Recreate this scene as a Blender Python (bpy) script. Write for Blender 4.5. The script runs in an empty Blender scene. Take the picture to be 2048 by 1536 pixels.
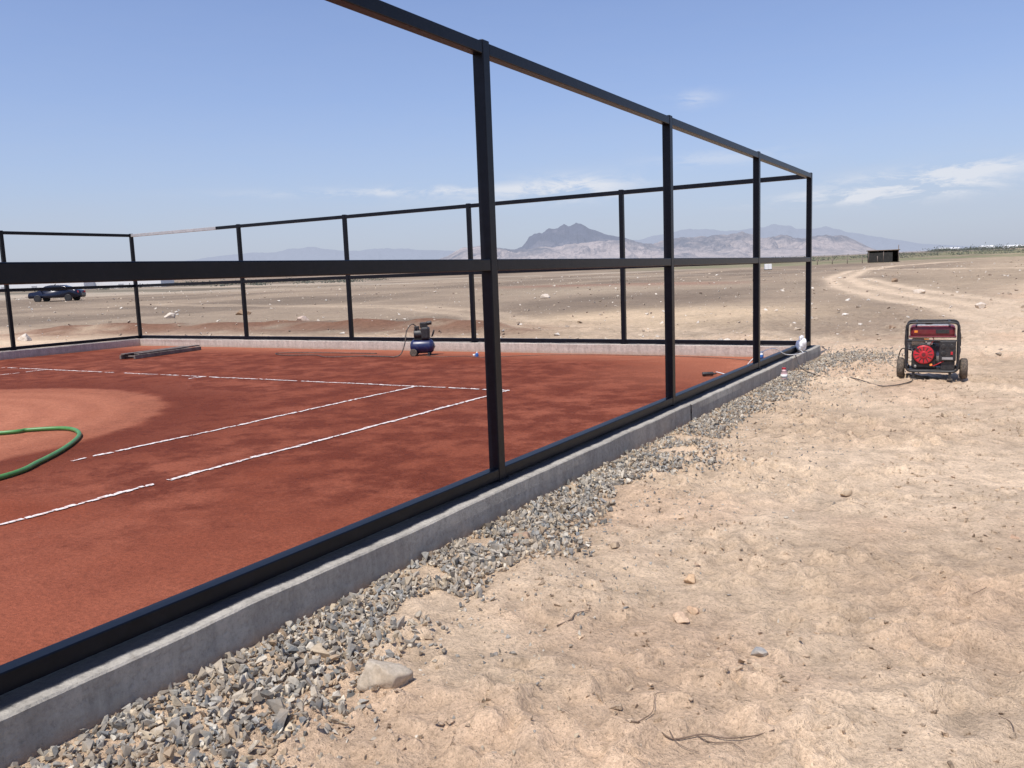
import bpy, bmesh, math, random
import numpy as np
from mathutils import Vector, Matrix
random.seed(7); rng=np.random.default_rng(11)
scene=bpy.context.scene
scene.view_settings.view_transform='Standard'
scene.view_settings.look='None'
scene.view_settings.exposure=0
HEAD=math.radians(31)
S31,C31=math.sin(HEAD),math.cos(HEAD)
EYE=1.655

# ------------------------------------------------------------------ noise
def hash2(ix,iy,seed):
    h=(ix.astype(np.int64)*374761393+iy.astype(np.int64)*668265263+seed*1442695041)&0xffffffff
    h=((h^(h>>13))*1274126177)&0xffffffff
    h=(h^(h>>16))&0xffffffff
    return h/4294967295.0
def vnoise(x,y,seed=0):
    x=np.asarray(x,float);y=np.asarray(y,float)
    ix=np.floor(x);iy=np.floor(y);fx=x-ix;fy=y-iy
    fx=fx*fx*(3-2*fx);fy=fy*fy*(3-2*fy)
    a=hash2(ix,iy,seed);b=hash2(ix+1,iy,seed);c=hash2(ix,iy+1,seed);d=hash2(ix+1,iy+1,seed)
    return (a*(1-fx)+b*fx)*(1-fy)+(c*(1-fx)+d*fx)*fy
def fbm(x,y,seed=0,o=4,g=.5):
    s=0;a=1;t=0
    for i in range(o):
        s=s+a*vnoise(x*2**i+17.3*i,y*2**i-9.1*i,seed+i);t+=a;a*=g
    return s/t
def sstep(a,b,x):
    t=np.clip((x-a)/(b-a),0,1);return t*t*(3-2*t)

# ------------------------------------------------------------------ materials
def new_mat(name):
    m=bpy.data.materials.new(name);m.use_nodes=True
    nt=m.node_tree;return m,nt,nt.nodes['Principled BSDF']
def N(nt,t,**k):
    n=nt.nodes.new(t)
    for a,b in k.items():
        if a in n.inputs.keys(): n.inputs[a].default_value=b
        else: setattr(n,a,b)
    return n
def noise_node(nt,scale,detail=4,rough=.6,vec=None,dist=0):
    n=nt.nodes.new('ShaderNodeTexNoise');n.inputs['Scale'].default_value=scale
    n.inputs['Detail'].default_value=detail;n.inputs['Roughness'].default_value=rough
    n.inputs['Distortion'].default_value=dist
    if vec is not None: nt.links.new(vec,n.inputs['Vector'])
    return n
def ramp(nt,inp,stops):
    r=nt.nodes.new('ShaderNodeValToRGB');el=r.color_ramp.elements
    while len(el)<len(stops): el.new(.5)
    for e,(p,c) in zip(el,stops):
        e.position=p;e.color=(c if isinstance(c,tuple) else (c,c,c))+(1,)
    nt.links.new(inp,r.inputs['Fac']);return r
def mixc(nt,fac,a,b,mode='MIX'):
    m=nt.nodes.new('ShaderNodeMix');m.data_type='RGBA';m.blend_type=mode
    for s,v in ((0,fac),(6,a),(7,b)):
        if hasattr(v,'links'): nt.links.new(v,m.inputs[s])
        else: m.inputs[s].default_value=v if s==0 else (tuple(v)+(1,) if len(v)==3 else v)
    return m.outputs[2]
def mathn(nt,op,a,b=None,c=None,clamp=False):
    m=nt.nodes.new('ShaderNodeMath');m.operation=op;m.use_clamp=clamp
    for i,v in enumerate((a,b,c)):
        if v is None: continue
        if hasattr(v,'links'): nt.links.new(v,m.inputs[i])
        else: m.inputs[i].default_value=v
    return m.outputs[0]
def bump(nt,h,strength,dist,b,prev=None):
    n=nt.nodes.new('ShaderNodeBump');n.inputs['Strength'].default_value=strength
    n.inputs['Distance'].default_value=dist;nt.links.new(h,n.inputs['Height'])
    if prev is not None: nt.links.new(prev,n.inputs['Normal'])
    if b is not None: nt.links.new(n.outputs[0],b.inputs['Normal'])
    return n.outputs[0]
def objco(nt): return nt.nodes.new('ShaderNodeTexCoord').outputs['Object']

def simple(name,col,rough=.6,metal=0,var=.25,scale=8,bumps=.1,dust=0,spec=.5):
    m,nt,b=new_mat(name);co=objco(nt)
    n=noise_node(nt,scale,4,.6,co)
    lo=tuple(c*(1-var) for c in col);hi=tuple(min(1,c*(1+var)) for c in col)
    r=ramp(nt,n.outputs['Fac'],[(.3,lo),(.7,hi)])
    out=r.outputs[0]
    if dust>0:
        n2=noise_node(nt,scale*2.3,4,.7,co)
        f=ramp(nt,n2.outputs['Fac'],[(.45,0.0),(.75,1.0)])
        ff=mathn(nt,'MULTIPLY',f.outputs[0],dust)
        out=mixc(nt,ff,out,(.36,.26,.18))
    nt.links.new(out,b.inputs['Base Color'])
    b.inputs['Roughness'].default_value=rough;b.inputs['Metallic'].default_value=metal
    b.inputs['Specular IOR Level'].default_value=spec
    if bumps: bump(nt,n.outputs['Fac'],bumps,.01,b)
    return m

M={}
M['black_paint']=simple('black_gloss_paint',(.005,.006,.010),.34,0,.3,14,.06,.008,.22)
M['galv']=simple('bare_primer_steel',(.42,.42,.42),.5,.2,.15,10,.05)
M['blk']=simple('black_plastic',(.018,.018,.02),.5,0,.3,20,.05,.12)
M['maroon']=simple('maroon_paint',(.14,.012,.02),.3,0,.15,6,.02,.1)
M['red']=simple('red_plastic',(.48,.02,.03),.35,0,.15,8,.02,.06)
M['darkmetal']=simple('dark_metal',(.05,.05,.05),.45,.5,.3,20,.1,.15)
M['alu']=simple('cast_aluminium',(.42,.41,.4),.45,.6,.2,20,.1,.15)
M['tire']=simple('dusty_rubber',(.07,.058,.047),.9,0,.3,20,.2,.6)
M['blue']=simple('blue_paint',(.010,.018,.08),.35,0,.15,6,.02,.12)
M['carpaint']=simple('dark_blue_car_paint',(.008,.012,.03),.22,.1,.1,3,.0,.04)
M['glass']=simple('dark_glass',(.01,.012,.015),.08,0,.05,3,0)
M['white']=simple('white_paint',(.75,.75,.73),.5,0,.06,6,.05,.08)
M['hose']=simple('green_hose_rubber',(.06,.22,.05),.42,0,.15,10,.05,.2)
M['cable']=simple('cable_rubber',(.05,.045,.04),.6,0,.3,10,.05,.5)
M['wood']=simple('weathered_wood',(.16,.125,.105),.8,0,.4,7,.3,.2)
M['bag']=simple('white_sack_cloth',(.80,.79,.77),.7,0,.08,9,.4,.08)
M['shade']=simple('dark_shade_cloth',(.022,.022,.02),.9,0,.4,2,.2,.05)
M['thatch']=simple('dry_thatch',(.20,.14,.09),.9,0,.4,4,.4)
M['stick']=simple('dry_root_bark',(.16,.11,.075),.9,0,.4,40,.3)
M['orange']=simple('orange_label',(.75,.25,.03),.5,0,.05,8,0)
M['bottle']=simple('clear_pink_plastic',(.62,.42,.42),.2,0,.2,12,.05)
M['canblue']=simple('blue_label',(.03,.13,.4),.4,0,.1,8,0)
M['rust']=simple('tan_filter',(.38,.32,.24),.6,0,.2,10,.1)

# ------------------------------------------------------------------ mesh helpers
def link(o,parent=None):
    scene.collection.objects.link(o)
    if parent: o.parent=parent
    return o
def empty(name,loc=(0,0,0),rotz=0):
    e=bpy.data.objects.new(name,None);e.location=loc;e.rotation_euler=(0,0,rotz);e.empty_display_size=.3
    return link(e)
def from_bm(name,bm,mat,parent=None,smooth=False):
    me=bpy.data.meshes.new(name);bm.to_mesh(me);bm.free()
    if smooth: 
        me.polygons.foreach_set('use_smooth',[True]*len(me.polygons))
    if mat is not None: me.materials.append(mat)
    return link(bpy.data.objects.new(name,me),parent)
def box(name,c,s,mat,parent=None,bev=.006,rot=None,seg=2):
    bm=bmesh.new();bmesh.ops.create_cube(bm,size=1)
    bmesh.ops.scale(bm,vec=s,verts=bm.verts)
    if bev: bmesh.ops.bevel(bm,geom=bm.edges[:],offset=min(bev,min(s)*.45),segments=seg,affect='EDGES',profile=.5)
    if rot is not None: bmesh.ops.transform(bm,matrix=rot,verts=bm.verts)
    bmesh.ops.translate(bm,vec=c,verts=bm.verts)
    return from_bm(name,bm,mat,parent)
def cyl(name,p0,p1,r,mat,parent=None,seg=24,r2=None,bev=0,smooth=True):
    p0=Vector(p0);p1=Vector(p1);d=p1-p0
    bm=bmesh.new();bmesh.ops.create_cone(bm,cap_ends=True,segments=seg,radius1=r,radius2=r if r2 is None else r2,depth=d.length)
    if bev:
        ed=[e for e in bm.edges if abs(e.verts[0].co.z-e.verts[1].co.z)<1e-6]
        bmesh.ops.bevel(bm,geom=ed,offset=bev,segments=3,affect='EDGES',profile=.5)
    q=d.to_track_quat('Z','Y').to_matrix().to_4x4()
    bmesh.ops.transform(bm,matrix=Matrix.Translation((p0+p1)/2)@q,verts=bm.verts)
    o=from_bm(name,bm,mat,parent)
    if smooth:
        for p in o.data.polygons: p.use_smooth=len(p.vertices)<=4
    return o
def catmull(pts,n=8,closed=False):
    P=[Vector(p) for p in pts];out=[];m=len(P)
    rngi=range(m if closed else m-1)
    for i in rngi:
        if closed: a,b,c,d=P[i-1],P[i],P[(i+1)%m],P[(i+2)%m]
        else: a,b,c,d=P[max(i-1,0)],P[i],P[i+1],P[min(i+2,m-1)]
        for k in range(n):
            t=k/n
            out.append(.5*((2*b)+(c-a)*t+(2*a-5*b+4*c-d)*t*t+(3*b-a-3*c+d)*t**3))
    if not closed: out.append(P[-1])
    return out
def tube(name,pts,r,mat,parent=None,n=8,seg=10,closed=False,taper=None):
    path=catmull(pts,n,closed);bm=bmesh.new();rings=[];m=len(path)
    up=Vector((0,0,1))
    for i,p in enumerate(path):
        a=path[(i-1)%m] if closed else path[max(i-1,0)]
        b=path[(i+1)%m] if closed else path[min(i+1,m-1)]
        t=(b-a).normalized()
        s=t.cross(up)
        if s.length<.05: s=t.cross(Vector((0,1,0)))
        s.normalize();w=s.cross(t)
        rr=r if taper is None else r*(taper[0]+(taper[1]-taper[0])*i/(m-1))
        rings.append([bm.verts.new(p+rr*(math.cos(2*math.pi*k/seg)*s+math.sin(2*math.pi*k/seg)*w)) for k in range(seg)])
    for i in range(m if closed else m-1):
        A=rings[i];B=rings[(i+1)%m]
        for k in range(seg):
            bm.faces.new((A[k],A[(k+1)%seg],B[(k+1)%seg],B[k]))
    if not closed:
        bm.faces.new(rings[0][::-1]);bm.faces.new(rings[-1])
    bmesh.ops.recalc_face_normals(bm,faces=bm.faces)
    return from_bm(name,bm,mat,parent,True)
def np_mesh(name,V,F,mat,col=None,smooth=False,parent=None):
    me=bpy.data.meshes.new(name);k=F.shape[1]
    me.vertices.add(len(V));me.vertices.foreach_set('co',V.astype(np.float32).ravel())
    me.loops.add(F.size);me.loops.foreach_set('vertex_index',F.astype(np.int32).ravel())
    me.polygons.add(len(F));me.polygons.foreach_set('loop_start',(np.arange(len(F))*k).astype(np.int32))
    me.update(calc_edges=True)
    me.polygons.foreach_set('use_smooth',np.full(len(F),bool(smooth)))
    if col is not None:
        a=me.color_attributes.new('Col','FLOAT_COLOR','POINT')
        c=np.ones((len(V),4),np.float32);c[:,:3]=col;a.data.foreach_set('color',c.ravel())
    me.materials.append(mat)
    return link(bpy.data.objects.new(name,me),parent)

# ------------------------------------------------------------------ terrain
def segdist(x,y,pts):
    best=np.full(x.shape,1e9);P=np.array(pts)
    mk=(x>P[:,0].min()-9)&(x<P[:,0].max()+9)&(y>P[:,1].min()-9)&(y<P[:,1].max()+9)
    if not mk.any(): return best
    xx=x[mk];yy=y[mk];bb=np.full(xx.shape,1e9)
    for (ax,ay),(bx,by) in zip(pts[:-1],pts[1:]):
        dx,dy=bx-ax,by-ay;t=np.clip(((xx-ax)*dx+(yy-ay)*dy)/(dx*dx+dy*dy),0,1)
        bb=np.minimum(bb,np.hypot(xx-ax-t*dx,yy-ay-t*dy))
    best[mk]=bb
    return best
TRA=[(6,18),(2.5,21.5),(.2,25.5),(-2,34),(-5,42.6),(-8.7,55.3),(-12.8,75.6),(-15.8,106),(-14.6,136),(-8,160)]
TRB=[(7,22),(.24,29.8),(-1.3,37.3),(-3.2,43),(-7,56),(-11,72)]
TRC=[(30,95),(5,90),(-8,100),(-15,110)]
TRD=[(-2,17.5),(-8,21),(-14,24),(-20,31),(-30,38),(-60,44)]
prnd=np.random.default_rng(5)
DENTS=[(prnd.uniform(-2,4),prnd.uniform(1.5,11),prnd.uniform(0,3.14),prnd.uniform(.08,.16),prnd.uniform(.035,.06)) for _ in range(130)]
def incourt(x,y): return (x>-22.0)&(x<-3.1)&(y<15.6)&(y>-23.4)
def terrain(x,y,detail=True):
    x=np.asarray(x,float);y=np.asarray(y,float);d=np.hypot(x,y)
    z=.0095*(np.sqrt((np.maximum(d-35,0))**2+25)-5)*(d>35)
    z=z+(fbm(x/14,y/14,3,3)-.5)*.22*sstep(18,45,d)*np.clip(d/60,.5,1.2)+(fbm(x/120,y/120,31,3)-.5)*1.3*sstep(90,400,d)
    near=sstep(-3.0,-2.2,x)*(y<17)+(y>=15.7)*sstep(15.7,17,y)
    near=np.clip(near,0,1)
    z=z+near*((fbm(x/1.3,y/1.3,8,3)-.5)*.11)
    if detail:
        q=(d<60)&(near>0)
        if q.any():
            X_=x[q];Y_=y[q];dm=near[q]*(1-sstep(25,60,d[q]))
            dz=(fbm(X_/.32,Y_/.32,12,3)-.5)*.06
            reg=sstep(.38,.60,fbm(X_/1.1,Y_/1.1,25,2))
            cl=fbm(X_/.10,Y_/.10,20,3,.6)
            dz=dz+np.maximum(cl-.5,0)*.20*(.15+.85*reg)-np.maximum(.42-cl,0)*.07
            z[q]+=dm*dz
        for (a,b,t,l,w) in DENTS:
            m=(np.abs(x-a)<.4)&(np.abs(y-b)<.4)
            if m.any():
                u=(x[m]-a)*math.cos(t)+(y[m]-b)*math.sin(t);v=-(x[m]-a)*math.sin(t)+(y[m]-b)*math.cos(t)
                q=np.sqrt((u/l)**2+(v/w)**2)
                z[m]+=-.024*np.exp(-q**4)+.010*np.exp(-((q-1.35)/.3)**2)
    bd=segdist(x,y,[(-33,19.5),(-26,21.5),(-21,22.5),(-14.5,22.2)])
    z=z+np.exp(-(bd/1.0)**2)*(.12+.28*fbm(x/.9,y/.9,40,3))
    bd=segdist(x,y,[(-5.5,19.5),(-6.3,25),(-8.5,31)])
    z=z+np.exp(-(bd/1.1)**2)*(.02+.26*np.maximum(fbm(x/.8,y/.8,44,3)-.35,0))
    for T in (TRA,TRB,TRD):
        td=segdist(x,y,T);z=z-.05*np.exp(-((td-.75)/.28)**2)*sstep(15,22,d)
    z=np.where(incourt(x,y),-.16,z)
    return z
def tz(x,y): return float(terrain(np.array([x],float),np.array([y],float))[0])
def axis(lo,hi,step,far,g):
    core=list(np.arange(lo,hi,step));a=[];s=step;p=hi
    while p<far: a.append(p);s=min(s*g,260);p+=s
    b=[];s=step;p=lo-step
    while p>-far: b.append(p);s=min(s*g,260);p-=s
    return np.array(b[::-1]+core+a)
xs=axis(-3.2,2.4,.025,5200,1.021);ys=axis(1.5,8,.025,5200,1.016)
ys=np.concatenate([ys[ys<1.5][::2],ys[ys>=1.5]])
X,Y=np.meshgrid(xs,ys);x=X.ravel();y=Y.ravel()
z=terrain(x,y);d=np.hypot(x,y)
def C(*c): return np.array(c)[None,:]
def lerp(a,b,t): return a+(b-a)*t[:,None]
col=np.repeat(C(.68,.515,.355),len(x),0)
col=lerp(col,C(.56,.415,.28),sstep(.35,.7,fbm(x/2.2,y/2.2,50,4)))
col=lerp(col,C(.62,.43,.285),sstep(.45,.75,fbm(x/1.1,y/1.1,52,3))*.6)
grey=sstep(16,22,y+2*(fbm(x/3,y/3,51,3)-.5))*sstep(1,-5,x-(y-20)*.08)+sstep(45,90,d)
grey=np.clip(grey,0,1)*(.82+.18*fbm(x/5,y/5,53,4))
gcol=lerp(np.repeat(C(.17,.13,.094),len(x),0),C(.28,.215,.152),sstep(.35,.7,fbm(x/9,y/16,54,5)))
gcol=lerp(gcol,C(.42,.32,.215),sstep(-14,0,x)*.6*sstep(30,60,d))
col=lerp(col,gcol,np.clip(grey,0,1))
pm=np.exp(-(((x+10.8)/5.2)**2+((y-28.5)/8)**2)**1.5)
col=lerp(col,C(.56,.42,.275),np.clip(pm*(.6+.9*fbm(x/2.5,y/4,56,4)),0,1))
pm=np.exp(-(((x+26)/14)**2+((y-62)/10)**2))
col=lerp(col,C(.38,.30,.21),np.clip(pm*1.2*fbm(x/5,y/7,57,4),0,1))
bd=segdist(x,y,[(-33,19.5),(-26,21.5),(-21,22.5),(-13.5,22.0)])
col=lerp(col,C(.20,.105,.065),np.exp(-(bd/2.2)**2)*sstep(.3,.6,fbm(x/1.2,y/1.2,58,3)+.1))
bd=segdist(x,y,[(-40,70),(-30,72),(-22,68)])
col=lerp(col,C(.27,.14,.095),np.exp(-(bd/4)**2)*.6)
for T,w,k in ((TRA,1.0,1),(TRB,.9,1),(TRD,.9,.5),(TRC,1.6,.7)):
    td=segdist(x,y,T)
    col=lerp(col,C(.60,.46,.32),k*np.clip((np.exp(-((td-.8)/(.42*w))**2)+.45*np.exp(-(td/1.5)**2))*sstep(15,24,d)*(.55+.6*fbm(x/2,y/2,59,3)),0,.95))
az=np.arctan2(x*C31+y*S31, -x*S31+y*C31)
gr=sstep(160,200,d)*(1-sstep(600,800,d))*sstep(.10,.20,az)*sstep(.34,.46,fbm(x/60,y/9,60,3))
col=lerp(col,C(.17,.18,.09),gr*.75)
gr=sstep(110,150,d)*(1-sstep(200,260,d))*sstep(-.1,-.25,az)*sstep(.42,.5,fbm(x/40,y/9,67,3))
col=lerp(col,C(.12,.12,.09),gr*.6)
pl=sstep(100,140,d)*(1-sstep(180,220,d))*sstep(.5,.62,fbm(x/70,y/16,61,4))
col=lerp(col,C(.50,.42,.32),pl*.5)
col=lerp(col,C(.30,.30,.32),sstep(500,2200,d)*.8)  # distance haze painted into the far ground colour
br=.84+.32*fbm(x/.5,y/.5,62,3);col=col*br[:,None]
br=.78+.44*np.where(d<25,fbm(x/.10,y/.10,20,3,.6),.5);col=col*br[:,None]  # painted cavity shade: same noise as the clod relief darkens its hollows
ny,nx=X.shape
idx=np.arange(nx*ny).reshape(ny,nx)
F=np.stack([idx[:-1,:-1].ravel(),idx[:-1,1:].ravel(),idx[1:,1:].ravel(),idx[1:,:-1].ravel()],1)
m,nt,b=new_mat('desert_dirt');co=objco(nt)
at=nt.nodes.new('ShaderNodeAttribute');at.attribute_name='Col'
n1=noise_node(nt,6,6,.75,co);n2=noise_node(nt,50,5,.75,co)
c=mixc(nt,1,at.outputs['Color'],ramp(nt,n1.outputs['Fac'],[(.32,.74),(.5,1.0),(.68,1.16)]).outputs[0],'MULTIPLY')
c=mixc(nt,1,c,ramp(nt,n2.outputs['Fac'],[(.3,.64),(.5,1.0),(.68,1.16)]).outputs[0],'MULTIPLY')
v=N(nt,'ShaderNodeTexVoronoi');v.inputs['Scale'].default_value=42;nt.links.new(co,v.inputs['Vector'])
pm_=ramp(nt,v.outputs['Distance'],[(.10,1.0),(.17,0.0)])
pmk=mathn(nt,'MULTIPLY',pm_.outputs[0],ramp(nt,n1.outputs['Fac'],[(.5,0.0),(.6,.8)]).outputs[0])
vc=ramp(nt,v.outputs['Color'],[(.2,(.2,.16,.13)),(.5,(.4,.31,.22)),(.8,(.6,.52,.42))])
c=mixc(nt,pmk,c,vc.outputs[0])
nt.links.new(c,b.inputs['Base Color']);b.inputs['Roughness'].default_value=.95;b.inputs['Specular IOR Level'].default_value=.15
p=bump(nt,n2.outputs['Fac'],.9,.02,None)
p=bump(nt,pmk,.5,.01,None,p)
bump(nt,n1.outputs['Fac'],.7,.07,b,p)
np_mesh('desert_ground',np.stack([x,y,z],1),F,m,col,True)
dirt_mat=m
del X,Y,x,y,z,col,gcol,F

# ------------------------------------------------------------------ clay court
m,nt,b=new_mat('red_clay');co=objco(nt)
sx=nt.nodes.new('ShaderNodeSeparateXYZ');nt.links.new(co,sx.inputs[0])
big=noise_node(nt,.38,5,.62,co,.6);mid=noise_node(nt,1.9,6,.7,co);fine=noise_node(nt,32,5,.75,co);grit=noise_node(nt,120,2,.7,co)
crumb=noise_node(nt,9,4,.7,co)
base=ramp(nt,big.outputs['Fac'],[(.36,(.225,.056,.027)),(.50,(.27,.075,.039)),(.62,(.315,.094,.051))]).outputs[0]
dz2=mathn(nt,'MULTIPLY_ADD',big.outputs['Fac'],9.0,sx.outputs[1])
damp=ramp(nt,mathn(nt,'MULTIPLY_ADD',dz2,.1,-.62),[(.10,0.0),(.34,1.0)])
dm=ramp(nt,mid.outputs['Fac'],[(.40,.08),(.56,1.0)])
dampf=mathn(nt,'MULTIPLY',damp.outputs[0],dm.outputs[0])
dx=mathn(nt,'ADD',sx.outputs[0],12.9);dy=mathn(nt,'ADD',sx.outputs[1],-4.2)
r2=mathn(nt,'SQRT',mathn(nt,'ADD',mathn(nt,'MULTIPLY',dx,dx),mathn(nt,'MULTIPLY',dy,dy)))
ring=ramp(nt,mathn(nt,'MULTIPLY_ADD',mid.outputs['Fac'],.12,mathn(nt,'MULTIPLY',r2,.1)),[(.46,0.0),(.50,.9),(.58,.6),(.67,0.0)])
dampf=mathn(nt,'MAXIMUM',dampf,ring.outputs[0])
c=mixc(nt,mathn(nt,'MULTIPLY',dampf,.88),base,(.12,.026,.013))
spk=ramp(nt,crumb.outputs['Fac'],[(.55,0.0),(.64,.5)])
c=mixc(nt,mathn(nt,'MULTIPLY',spk.outputs[0],dampf),c,(.09,.02,.011))
rr=mathn(nt,'MULTIPLY_ADD',mathn(nt,'SUBTRACT',mid.outputs['Fac'],.5),.25,r2)
dry=ramp(nt,mathn(nt,'MULTIPLY',rr,.1),[(.24,1.0),(.38,.75),(.42,.45),(.432,0.0)])
wav=mathn(nt,'SINE',mathn(nt,'MULTIPLY',rr,11.0));wv=mathn(nt,'MULTIPLY_ADD',wav,.09,.8)
wv=mathn(nt,'MULTIPLY',wv,ramp(nt,crumb.outputs['Fac'],[(.35,1.0),(.65,.72)]).outputs[0])
c=mixc(nt,mathn(nt,'MULTIPLY',dry.outputs[0],wv),c,(.50,.195,.11))
cx=ramp(nt,mathn(nt,'MULTIPLY_ADD',mathn(nt,'ADD',sx.outputs[0],mathn(nt,'MULTIPLY',mid.outputs['Fac'],2.0)),.2,1.45),[(.35,0.0),(.9,1.0)])
cy=ramp(nt,mathn(nt,'MULTIPLY_ADD',sx.outputs[1],.1,-.55),[(.5,0.0),(.85,1.0)])
c=mixc(nt,mathn(nt,'MULTIPLY',mathn(nt,'MULTIPLY',cx.outputs[0],cy.outputs[0]),.85),c,(.42,.15,.082))
fy=ramp(nt,mathn(nt,'MULTIPLY_ADD',mathn(nt,'MULTIPLY_ADD',mid.outputs['Fac'],2.2,sx.outputs[1]),.1,-1.0),[(.5,0.0),(.62,.75)])
c=mixc(nt,fy.outputs[0],c,(.40,.14,.078))
c=mixc(nt,1,c,ramp(nt,fine.outputs['Fac'],[(.3,.70),(.7,1.24)]).outputs[0],'MULTIPLY')
c=mixc(nt,1,c,ramp(nt,mid.outputs['Fac'],[(.3,.88),(.7,1.08)]).outputs[0],'MULTIPLY')
nt.links.new(c,b.inputs['Base Color']);b.inputs['Roughness'].default_value=.9;b.inputs['Specular IOR Level'].default_value=.12
p=bump(nt,fine.outputs['Fac'],.6,.025,None);p=bump(nt,grit.outputs['Fac'],.4,.008,None,p);bump(nt,crumb.outputs['Fac'],.4,.03,b,p)
cxs=np.arange(-21.85,-3.14,.11);cys=np.arange(-23.3,15.49,.11);CX,CY=np.meshgrid(cxs,cys);a_=CX.ravel();b_=CY.ravel()
cz=(fbm(a_/.9,b_/.9,70,4)-.5)*.014
idx=np.arange(CX.size).reshape(CX.shape)
F=np.stack([idx[:-1,:-1].ravel(),idx[:-1,1:].ravel(),idx[1:,1:].ravel(),idx[1:,:-1].ravel()],1)
np_mesh('clay_tennis_court',np.stack([a_,b_,cz],1),F,m,None,True)

m,nt,b=new_mat('white_chalk_line');co=objco(nt);n=noise_node(nt,25,4,.7,co)
nt.links.new(ramp(nt,n.outputs['Fac'],[(.38,(.45,.24,.18)),(.52,(.72,.66,.62))]).outputs[0],b.inputs['Base Color']);b.inputs['Roughness'].default_value=.9
V=[];Fq=[]
def czf(px,py): return (fbm(np.array([px/.9]),np.array([py/.9]),70,4)[0]-.5)*.014
def chalk(p0,p1,w,fade=lambda s:0.0,gap=.2,seed=1):
    L=math.hypot(p1[0]-p0[0],p1[1]-p0[1]);ux,uy=(p1[0]-p0[0])/L,(p1[1]-p0[1])/L;r=random.Random(seed)
    s=0
    while s<L:
        l=r.uniform(.03,.10)
        nn=float(vnoise(np.array([s*1.1]),np.array([seed*3.3]),90)[0])*.25+float(vnoise(np.array([s*7.5]),np.array([seed*5.3]),91)[0])*.75
        if nn>gap+fade(s):
            ww=w*r.uniform(.5,1.15);o=r.uniform(-.012,.012);k=len(V)
            e=[r.uniform(-.014,.014) for _ in range(4)]
            for (ds,dn) in ((e[0],-ww/2),(l+e[1],-ww/2+e[2]*.6),(l+e[2],ww/2),(e[3],ww/2+e[0]*.6)):
                px=p0[0]+ux*(s+ds)-uy*(dn+o);py=p0[1]+uy*(s+ds)+ux*(dn+o)
                V.append((px,py,czf(px,py)+.008))
            Fq.append((k,k+1,k+2,k+3))
        s+=l*r.uniform(.78,1.1)
chalk((-6.22,10.23),(-6.22,-12),.060,lambda s:.0 if s<5.68 else (.9 if s<5.82 else .08),.14,1)
chalk((-7.86,10.23),(-7.86,2.5),.055,lambda s:.0 if s<4.2 else (.04+(s-4.2)*.22),.15,2)
chalk((-17.7,10.23),(-17.7,2),.055,lambda s:.05+.03*s,.2,4)
chalk((-6.2,10.23),(-19.35,10.23),.060,lambda s:.08 if s>4 else .02,.15,3)
chalk((-19.35,10.23),(-19.35,-12),.055,lambda s:.1,.2,6)
chalk((-12.75,10.23),(-12.75,9.95),.06,lambda s:0,.0,5)
Vn=np.array(V);Fn=np.array(Fq)
np_mesh('court_line_markings',Vn,Fn,m)

# ------------------------------------------------------------------ concrete curb wall
m,nt,b=new_mat('rough_concrete');co=objco(nt)
a=noise_node(nt,1.6,6,.7,co);f=noise_node(nt,30,5,.8,co);st=noise_node(nt,5,5,.7,co)
mp=nt.nodes.new('ShaderNodeMapping');mp.inputs['Scale'].default_value=(5,5,.9);nt.links.new(co,mp.inputs[0]);dr=noise_node(nt,1.6,5,.75,mp.outputs[0])
sz=nt.nodes.new('ShaderNodeSeparateXYZ');nt.links.new(co,sz.inputs[0])
c=ramp(nt,a.outputs['Fac'],[(.3,(.33,.30,.25)),(.7,(.48,.44,.37))]).outputs[0]
inner=ramp(nt,mathn(nt,'MULTIPLY_ADD',sz.outputs[0],-1,-2.8),[(.42,0.0),(.44,1.0)])
c=mixc(nt,mathn(nt,'MULTIPLY',inner.outputs[0],.9),c,(.52,.44,.375))
c=mixc(nt,1,c,ramp(nt,f.outputs['Fac'],[(.3,.70),(.5,1.0),(.65,1.1)]).outputs[0],'MULTIPLY')
c=mixc(nt,1,c,ramp(nt,dr.outputs['Fac'],[(.32,.76),(.6,1.06)]).outputs[0],'MULTIPLY')
c=mixc(nt,ramp(nt,st.outputs['Fac'],[(.60,0.0),(.74,.55)]).outputs[0],c,(.18,.15,.12))
low=ramp(nt,mathn(nt,'ADD',sz.outputs[2],mathn(nt,'MULTIPLY',st.outputs['Fac'],.1)),[(.05,.65),(.12,0.0)])
c=mixc(nt,low.outputs[0],c,(.36,.26,.18))
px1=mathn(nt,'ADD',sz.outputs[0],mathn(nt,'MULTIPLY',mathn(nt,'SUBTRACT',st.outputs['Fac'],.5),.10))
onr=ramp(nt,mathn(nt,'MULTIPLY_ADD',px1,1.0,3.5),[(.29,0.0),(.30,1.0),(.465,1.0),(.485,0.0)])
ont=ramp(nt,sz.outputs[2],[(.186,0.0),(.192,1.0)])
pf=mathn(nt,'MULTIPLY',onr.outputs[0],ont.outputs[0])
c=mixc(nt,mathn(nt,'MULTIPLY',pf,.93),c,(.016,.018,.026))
nt.links.new(c,b.inputs['Base Color'])
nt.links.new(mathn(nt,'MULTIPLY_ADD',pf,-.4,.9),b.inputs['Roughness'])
p=bump(nt,f.outputs['Fac'],.7,.015,None);bump(nt,a.outputs['Fac'],.4,.03,b,p)
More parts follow.
